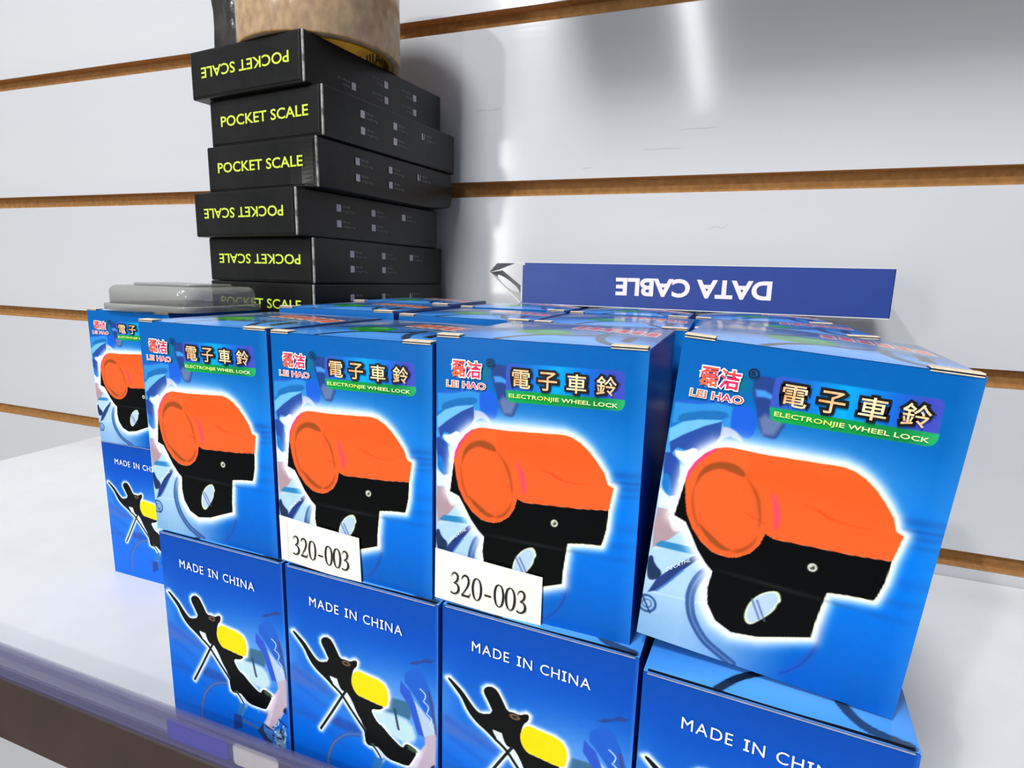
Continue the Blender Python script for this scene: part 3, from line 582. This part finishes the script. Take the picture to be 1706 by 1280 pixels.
# number labels stuck on two cartons
def sticker(box, quad, dig, tilt=0.0):
    w, h = BW, BH; bm = bmesh.new(); n = 8; t = .00012
    (ax, az), (bx, bz), (cx, cz), (dx, dz) = [(q[0] * w, q[1] * h) for q in quad]
    cols = []
    for i in range(n + 1):
        s = i / n; y = -.0010 - .0003 * math.sin(s * 3.0) * (s > .0)
        tx, tz = ax + (bx - ax) * s, az + (bz - az) * s; lx, lz = dx + (cx - dx) * s, dz + (cz - dz) * s
        cols.append([bm.verts.new(p) for p in ((tx, y, tz), (lx, y, lz), (tx, y + t, tz), (lx, y + t, lz))])
    for a, b in zip(cols[:-1], cols[1:]):
        bm.faces.new((a[0], a[1], b[1], b[0])); bm.faces.new((a[2], b[2], b[3], a[3])); bm.faces.new((a[0], b[0], b[2], a[2])); bm.faces.new((a[1], a[3], b[3], b[1]))
    st = bm_obj('number_label', bm, M['paper'], box); st['label'] = 'white paper label reading 320-003'
    bm = bmesh.new(); put_digits(bm, '320-003', dig[0] * w, dig[1] * w, dig[2] * h, dig[3] * h, dig[4], -.00155, 0)
    bm_obj('digits', bm, M['ink'], st); return st
sticker(b2, [(.011, .216), (.56, .194), (.569, -.004), (.014, .014)], (.105, .50, .056, .143, -.055))
sticker(b3, [(.004, .213), (.577, .186), (.576, -.004), (.001, .014)], (.092, .508, .050, .138, -.055))
for o in children(b2):
    if o.name.startswith('number_label'):
        bm = bmesh.new(); stroke(bm, [(.068 * BW, .208 * BH), (.072 * BW, .014 * BH)], .00012, -.00145, 0); bm_obj('fold_line', bm, M['dim_ink'], o)

# ------------------------------------------------------------------ black pocket scale cartons
SW, SD, SHT = .092, .1305, .0262
def scale_body(crush=False):
    bm = bmesh.new(); add_box(bm, -SW, 0, 0, SD, 0, SHT, 0, .0009, 2)
    for f in bm.faces:
        c = f.calc_center_median()
        if c.x > -.0009 and c.y < .0009 and abs(f.normal.z) < .5 and f.calc_area() < SHT * .0012 + 1e-7: f.material_index = 1
    for yy in (0.0, SD):                                   # tucked end flap standing a little proud, with its seams
        s = -1 if yy == 0 else 1; y0, y1 = sorted((yy - .0002 * s, yy + .0005 * s))
        add_box(bm, -SW + .0015, -.0022, y0, y1, .0014, SHT - .0012, 0, .0003, 2)
    if crush:
        bmesh.ops.subdivide_edges(bm, edges=[e for e in bm.edges if e.calc_length() > .02], cuts=9, use_grid_fill=True)
        for v in bm.verts:
            a = math.exp(-((v.co.x / .010) ** 2 + (v.co.y / .014) ** 2)); low = 1 - v.co.z / SHT
            v.co.x -= .0030 * a * low; v.co.y += .0035 * a * low
            b = math.exp(-((v.co.x / .02) ** 2 + ((v.co.y - SD) / .016) ** 2)); v.co.x += .002 * b * math.sin(v.co.z / SHT * 3.1); v.co.z += .0025 * b * low
    me = bpy.data.meshes.new('carton'); bm.to_mesh(me); bm.free(); me.materials.append(M['black_card']); me.materials.append(M['worn']); return me
def scale_front(flip):
    bm = bmesh.new(); put_text(bm, 'POCKET SCALE', -.0818, -.0100, .0108, .0166, -.00062, 0, rot180=flip, thick=.012)
    me = bpy.data.meshes.new('front_lettering'); bm.to_mesh(me); bm.free(); me.materials.append(M['lime']); return me
def scale_side(flip, tick):
    bm = bmesh.new()
    names = [('MH-80', '50g/0.01g'), ('MH-100', '100g/0.01g'), ('MH-200', '200g/0.01g'), ('MH-300', '300g/0.01g'), ('MH-500', '500g/0.1g')]
    cells = [(.030, .0180), (.030, .0090), (.060, .0180), (.060, .0090), (.090, .0180)]
    def T(x, z): return (SD - x, SHT - z) if flip else (x, z)
    for k, ((x, z), (a, b)) in enumerate(zip(cells, names)):
        if tick and k == 4:
            for q in ([(x, z - .002), (x + .0016, z - .002), (x + .0012, z + .002), (x, z + .002)], [(x + .0022, z - .002), (x + .0026, z - .002), (x + .0036, z + .002), (x + .003, z + .002)]):
                add_poly(bm, [(T(*p)[0], -.0001, T(*p)[1]) for p in q], 0)
        else: add_poly(bm, [(T(*p)[0], -.0001, T(*p)[1]) for p in ((x, z - .002), (x + .0036, z - .002), (x + .0036, z + .002), (x, z + .002))], 0)
        for s_, zz, L in ((a, z + .0003, .0058), (b, z - .0024, .0098)):
            xx, zc = T(x + .0052, zz); 
            if flip: put_text(bm, s_, xx - L, xx, zc - .0017, zc, -.0001, 1, rot180=True, res=1)
            else: put_text(bm, s_, xx, xx + L, zc, zc + .0017, -.0001, 1, res=1)
    for f in bm.faces:
        f.normal_update()
        if f.normal.y > 0: f.normal_flip()
    for v in bm.verts: v.co = Vector((-v.co.y, v.co.x, v.co.z))     # turn onto the right-hand side face
    me = bpy.data.meshes.new('side_lettering'); bm.to_mesh(me); bm.free(); me.materials.append(M['grey_ink']); me.materials.append(M['dim_ink']); return me
SB, SBC = scale_body(), scale_body(True); SF = {f: scale_front(f) for f in (0, 1)}; SS = {(0, 0): scale_side(0, 0), (0, 1): scale_side(0, 1), (1, 0): scale_side(1, 0)}
stack = [(-.2229, .2735, .0994, -.1142, 1, 1, 0, 0, 'topmost black pocket scale box, lettering upside down, carrying the tape roll'),
         (-.2140, .2766, .0726, -.1220, 0, 0, 1, 0, 'second black pocket scale box from the top, lettering upright'),
         (-.2171, .2742, .0459, -.1311, 0, 0, 1, 1, 'third black pocket scale box from the top, front corner crushed'),
         (-.2290, .2704, .0191, -.1560, 1, 0, 0, 0, 'fourth black pocket scale box from the top, set back to the left'),
         (-.2262, .2800, -.0076, -.1250, 1, 0, 0, 0, 'fifth black pocket scale box from the top, just above the lowest visible one'),
         (-.2262, .2790, -.0344, -.1300, 0, 0, 1, 0, 'lowest visible black pocket scale box, half hidden behind blue lids')]
for k in range(5): stack.append((-.2280, .2790, None, -.12, k % 2, 0, 0, 0, 'black pocket scale box hidden at the foot of the stack'))
zb = EYE - .0344
for k, (x, y, z, rz, fl, sfl, tk, cr, lab) in enumerate(stack):
    t = empty('pocket_scale_box'); t.rotation_euler = (0, 0, rz)
    if z is None:
        hgt = (zb - SH) / 5; t.location = (x, y, zb - hgt * (k - 5)); t.scale = (1, 1, hgt / SHT * .998)
    else: t.location = (x, y, EYE + z); t.scale = (1, 1, 1.018)
    c = link_mesh('carton', SBC if cr else SB, t); link_mesh('front_lettering', SF[fl], t)
    s_ = link_mesh('side_lettering', SS[(sfl, tk)], t)
    if cr: s_.location = (.0003, 0, 0)
    tag(t, lab, 'box', 'stack of black pocket scale boxes' if z is not None else 'hidden black pocket scale boxes')

# ------------------------------------------------------------------ tape roll on top of the stack
TZ = EYE + .0994 + .0267 + .0001
tr_ = tag(empty('tape_roll', (-.2468, .3200, TZ)), 'large roll of brown packing tape standing on the black stack', 'tape')
def ring(name, r0, r1, z0, z1, m, seg=96, bev=.0004):
    bm = bmesh.new(); prof = [(r0, z0 + bev), (r0 + bev, z0), (r1 - bev, z0), (r1, z0 + bev), (r1, z1 - bev), (r1 - bev, z1), (r0 + bev, z1), (r0, z1 - bev)]
    V = [[bm.verts.new((r * math.cos(a), r * math.sin(a), z)) for r, z in prof] for a in [2 * math.pi * i / seg for i in range(seg)]]
    for i in range(seg):
        a, b = V[i], V[(i + 1) % seg]
        for j in range(len(prof)):
            k = (j + 1) % len(prof); f = bm.faces.new((a[j], b[j], b[k], a[k])); f.material_index = 0 if 2 < j < 5 or not isinstance(m, list) else 0
            if isinstance(m, list) and j not in (2, 3, 4): f.material_index = 1
    bmesh.ops.recalc_face_normals(bm, faces=bm.faces)
    return bm_obj(name, bm, m, tr_, True)
ring('tape_winding', .0424, .0472, 0, .085, [M['tape'], M['tape_side']])
co = ring('core', .0398, .0424, .0001, .0849, M['core'])
ring('loose_film', .0476, .0478, .0006, .0844, M['film'])
# printed word round the inside of the card core
v, f = glyph('FUJIAN', .012, 4); bm = bmesh.new(); lo, hi = v.min(0), v.max(0); L = .034; Hh = .0105; r = .0396
bv = []
for a, b in v:
    s_ = (a - lo[0]) / (hi[0] - lo[0]) * L; th = 1.70 - (s_) / r
    bv.append(bm.verts.new((r * math.cos(th), r * math.sin(th), .0060 + (b - lo[1]) / (hi[1] - lo[1]) * Hh)))
for q in f:
    if len(set(q)) > 2: bm.faces.new([bv[i] for i in q])
bm_obj('core_lettering', bm, M['ink'], co)

# tall black item wrapped in crinkled clear film, behind the left end of the stack
bm = bmesh.new(); bmesh.ops.create_cube(bm, size=1)
bmesh.ops.scale(bm, vec=(.052, .026, .44), verts=bm.verts); bmesh.ops.subdivide_edges(bm, edges=bm.edges, cuts=40, use_grid_fill=True)
from mathutils import noise as mn
for vv in bm.verts:
    p = vv.co.copy(); d = mn.noise(Vector((p.x * 70, p.y * 70, p.z * 40))) * .0035 + mn.noise(p * 190) * .0012
    n_ = Vector((p.x / .052, p.y / .026, 0)); vv.co += (n_.normalized() if n_.length > 0 else n_) * d
po = bm_obj('wrapped_package', bm, M['black_film'], None, True); po.location = (-.3680, .392, SH + .2202); po.rotation_euler = (0, 0, 0)
tag(po, 'black item in crinkled clear film, left of the tape roll', 'package')

# ------------------------------------------------------------------ clear plastic case on the second row, left
cs = tag(empty('plastic_case', (-.2865, .2440, EYE - .0994 + BH * .925 + .0012)), 'clear grey plastic case lying behind the leftmost upper carton', 'case')
def rounded(name, w, d, z0, z1, r, m, taper=.0, par=None, top_r=.002):
    bm = bmesh.new(); add_box(bm, -w / 2, w / 2, -d / 2, d / 2, z0, z1)
    bmesh.ops.bevel(bm, geom=[e for e in bm.edges if abs(e.verts[0].co.z - e.verts[1].co.z) > 1e-5], offset=r, segments=8, profile=.5, affect='EDGES')
    tops = [e for e in bm.edges if e.verts[0].co.z > z1 - 1e-6 and e.verts[1].co.z > z1 - 1e-6]
    bmesh.ops.bevel(bm, geom=tops, offset=top_r, segments=5, profile=.5, affect='EDGES')
    return bm_obj(name, bm, m, par, True)
rounded('case_base', .068, .054, 0, .0032, .010, M['clear'], par=cs, top_r=.0008)
rounded('case_lid', .064, .050, .0032, .0128, .010, M['clear'], par=cs, top_r=.0035)
rounded('case_rib', .046, .030, .0128, .0142, .006, M['clear'], par=cs, top_r=.0006)

# ------------------------------------------------------------------ data cable box
CY, CH, CDp, CX0, CX1 = .3440, .0248, .046, -.1195, .078
dz = EYE - .0994 + BH * 1.004 + .0012
cb = tag(empty('data_cable_box', (0, CY, dz)), 'long blue DATA CABLE box lying upside down against the wall, end open', 'box'); cb.rotation_euler = (0, 0.0, -.01)
bm = bmesh.new()
t = .0005
add_box(bm, CX0, CX1, 0, t, 0, CH, 0); add_box(bm, CX0, CX1, CDp - t, CDp, 0, CH + .0012, 1); add_box(bm, CX0, CX1, 0, CDp, -.0004, 0.0, 1)
add_box(bm, CX0 + .0004, CX1, 0.0002, CDp, CH, CH + .0004, 1); add_box(bm, CX1 - t, CX1, 0, CDp, 0, CH, 0)
add_box(bm, CX0 - .0015, CX0 + .0004, .0002, .0006, 0, CH - .0015, 0)
bm_obj('carton', bm, [M['cable_blue'], M['white_card']], cb)
bm = bmesh.new(); put_text(bm, 'DATA CABLE', -.0625, .0218, .0068, .0172, -.0002, 0, rot180=True, thick=.035, res=4)
bm_obj('lettering', bm, M['pale_ink'], cb)
def sheet(name, pts, faces, parent, m, thick=.0004):
    bm = bmesh.new(); vs = [bm.verts.new(p) for p in pts]
    for q in faces: bm.faces.new([vs[i] for i in q])
    o = bm_obj(name, bm, m, parent); md = o.modifiers.new('thickness', 'SOLIDIFY'); md.thickness = thick; md.offset = 0; return o
# top closing flap, folded out to the left and drooping
sheet('end_flap', [(CX0, .001, CH), (CX0, .036, CH + .0005), (CX0 - .018, .034, CH + .0010), (CX0 - .020, .003, CH - .0004), (CX0 - .0285, .010, CH - .0062), (CX0 - .0285, .028, CH - .0040)],
      [(0, 1, 2, 3), (3, 2, 5, 4)], cb, M['white_card'])['label'] = 'white card flap folded outwards'
# lower tuck flap with the round hang hole, slanting from the outer lip down to the bottom
def holed(name, A, B, C, D, hc, rx, ry, parent, m):
    bm = bmesh.new(); n = 24; A, B, C, D = map(Vector, (A, B, C, D))
    def P(s, q): return A * (1 - s) * (1 - q) + B * s * (1 - q) + C * s * q + D * (1 - s) * q
    inn, out = [], []
    for i in range(n):
        a = 2 * math.pi * i / n; cx, cz = math.cos(a), math.sin(a); k = 1 / max(abs(cx), abs(cz))
        inn.append(bm.verts.new(P(hc[0] + rx * cx, hc[1] + ry * cz))); out.append(bm.verts.new(P(.5 + .5 * cx * k, .5 + .5 * cz * k)))
    for i in range(n): j = (i + 1) % n; bm.faces.new((inn[i], inn[j], out[j], out[i]))
    o = bm_obj(name, bm, m, parent); md = o.modifiers.new('thickness', 'SOLIDIFY'); md.thickness = .0004; md.offset = 0; return o
holed('hang_flap', (CX0 - .0275, .009, CH - .0066), (CX0 - .0270, .030, CH - .0048), (CX0 - .002, .034, .0004), (CX0 - .0035, .002, .0002), (.42, .40), .30, .30, cb, M['white_card'])['label'] = 'white card flap with a hang hole'
sheet('side_flap', [(CX0, .0006, CH - .001), (CX0 - .0030, .006, CH * .78), (CX0 - .0060, .010, CH * .4), (CX0 - .003, .003, .0008), (CX0, .0006, .0008)],
      [(0, 1, 2, 3, 4)], cb, M['white_card'])

# small scuffs on the wall laminate
for k, (x, z, l, a) in enumerate(((-.028, .097, .012, .05), (-.050, .086, .012, -.04), (-.176, .1180, .010, .12), (-.010, .0335, .006, .6), (-.1, .075, .003, .3))):
    bm = bmesh.new(); stroke(bm, smooth_path([(x - l, EYE + z), (x - l / 3, EYE + z + l * a * .6), (x + l * .4, EYE + z + l * a * .2), (x + l, EYE + z + l * a)], 6), .00022, WALL_Y - .00008, 0)
    o = bm_obj('scuff_mark', bm, M['scuff'], None); o.parent = wall; o.matrix_parent_inverse = Matrix.Translation((0, -WALL_Y, 0))
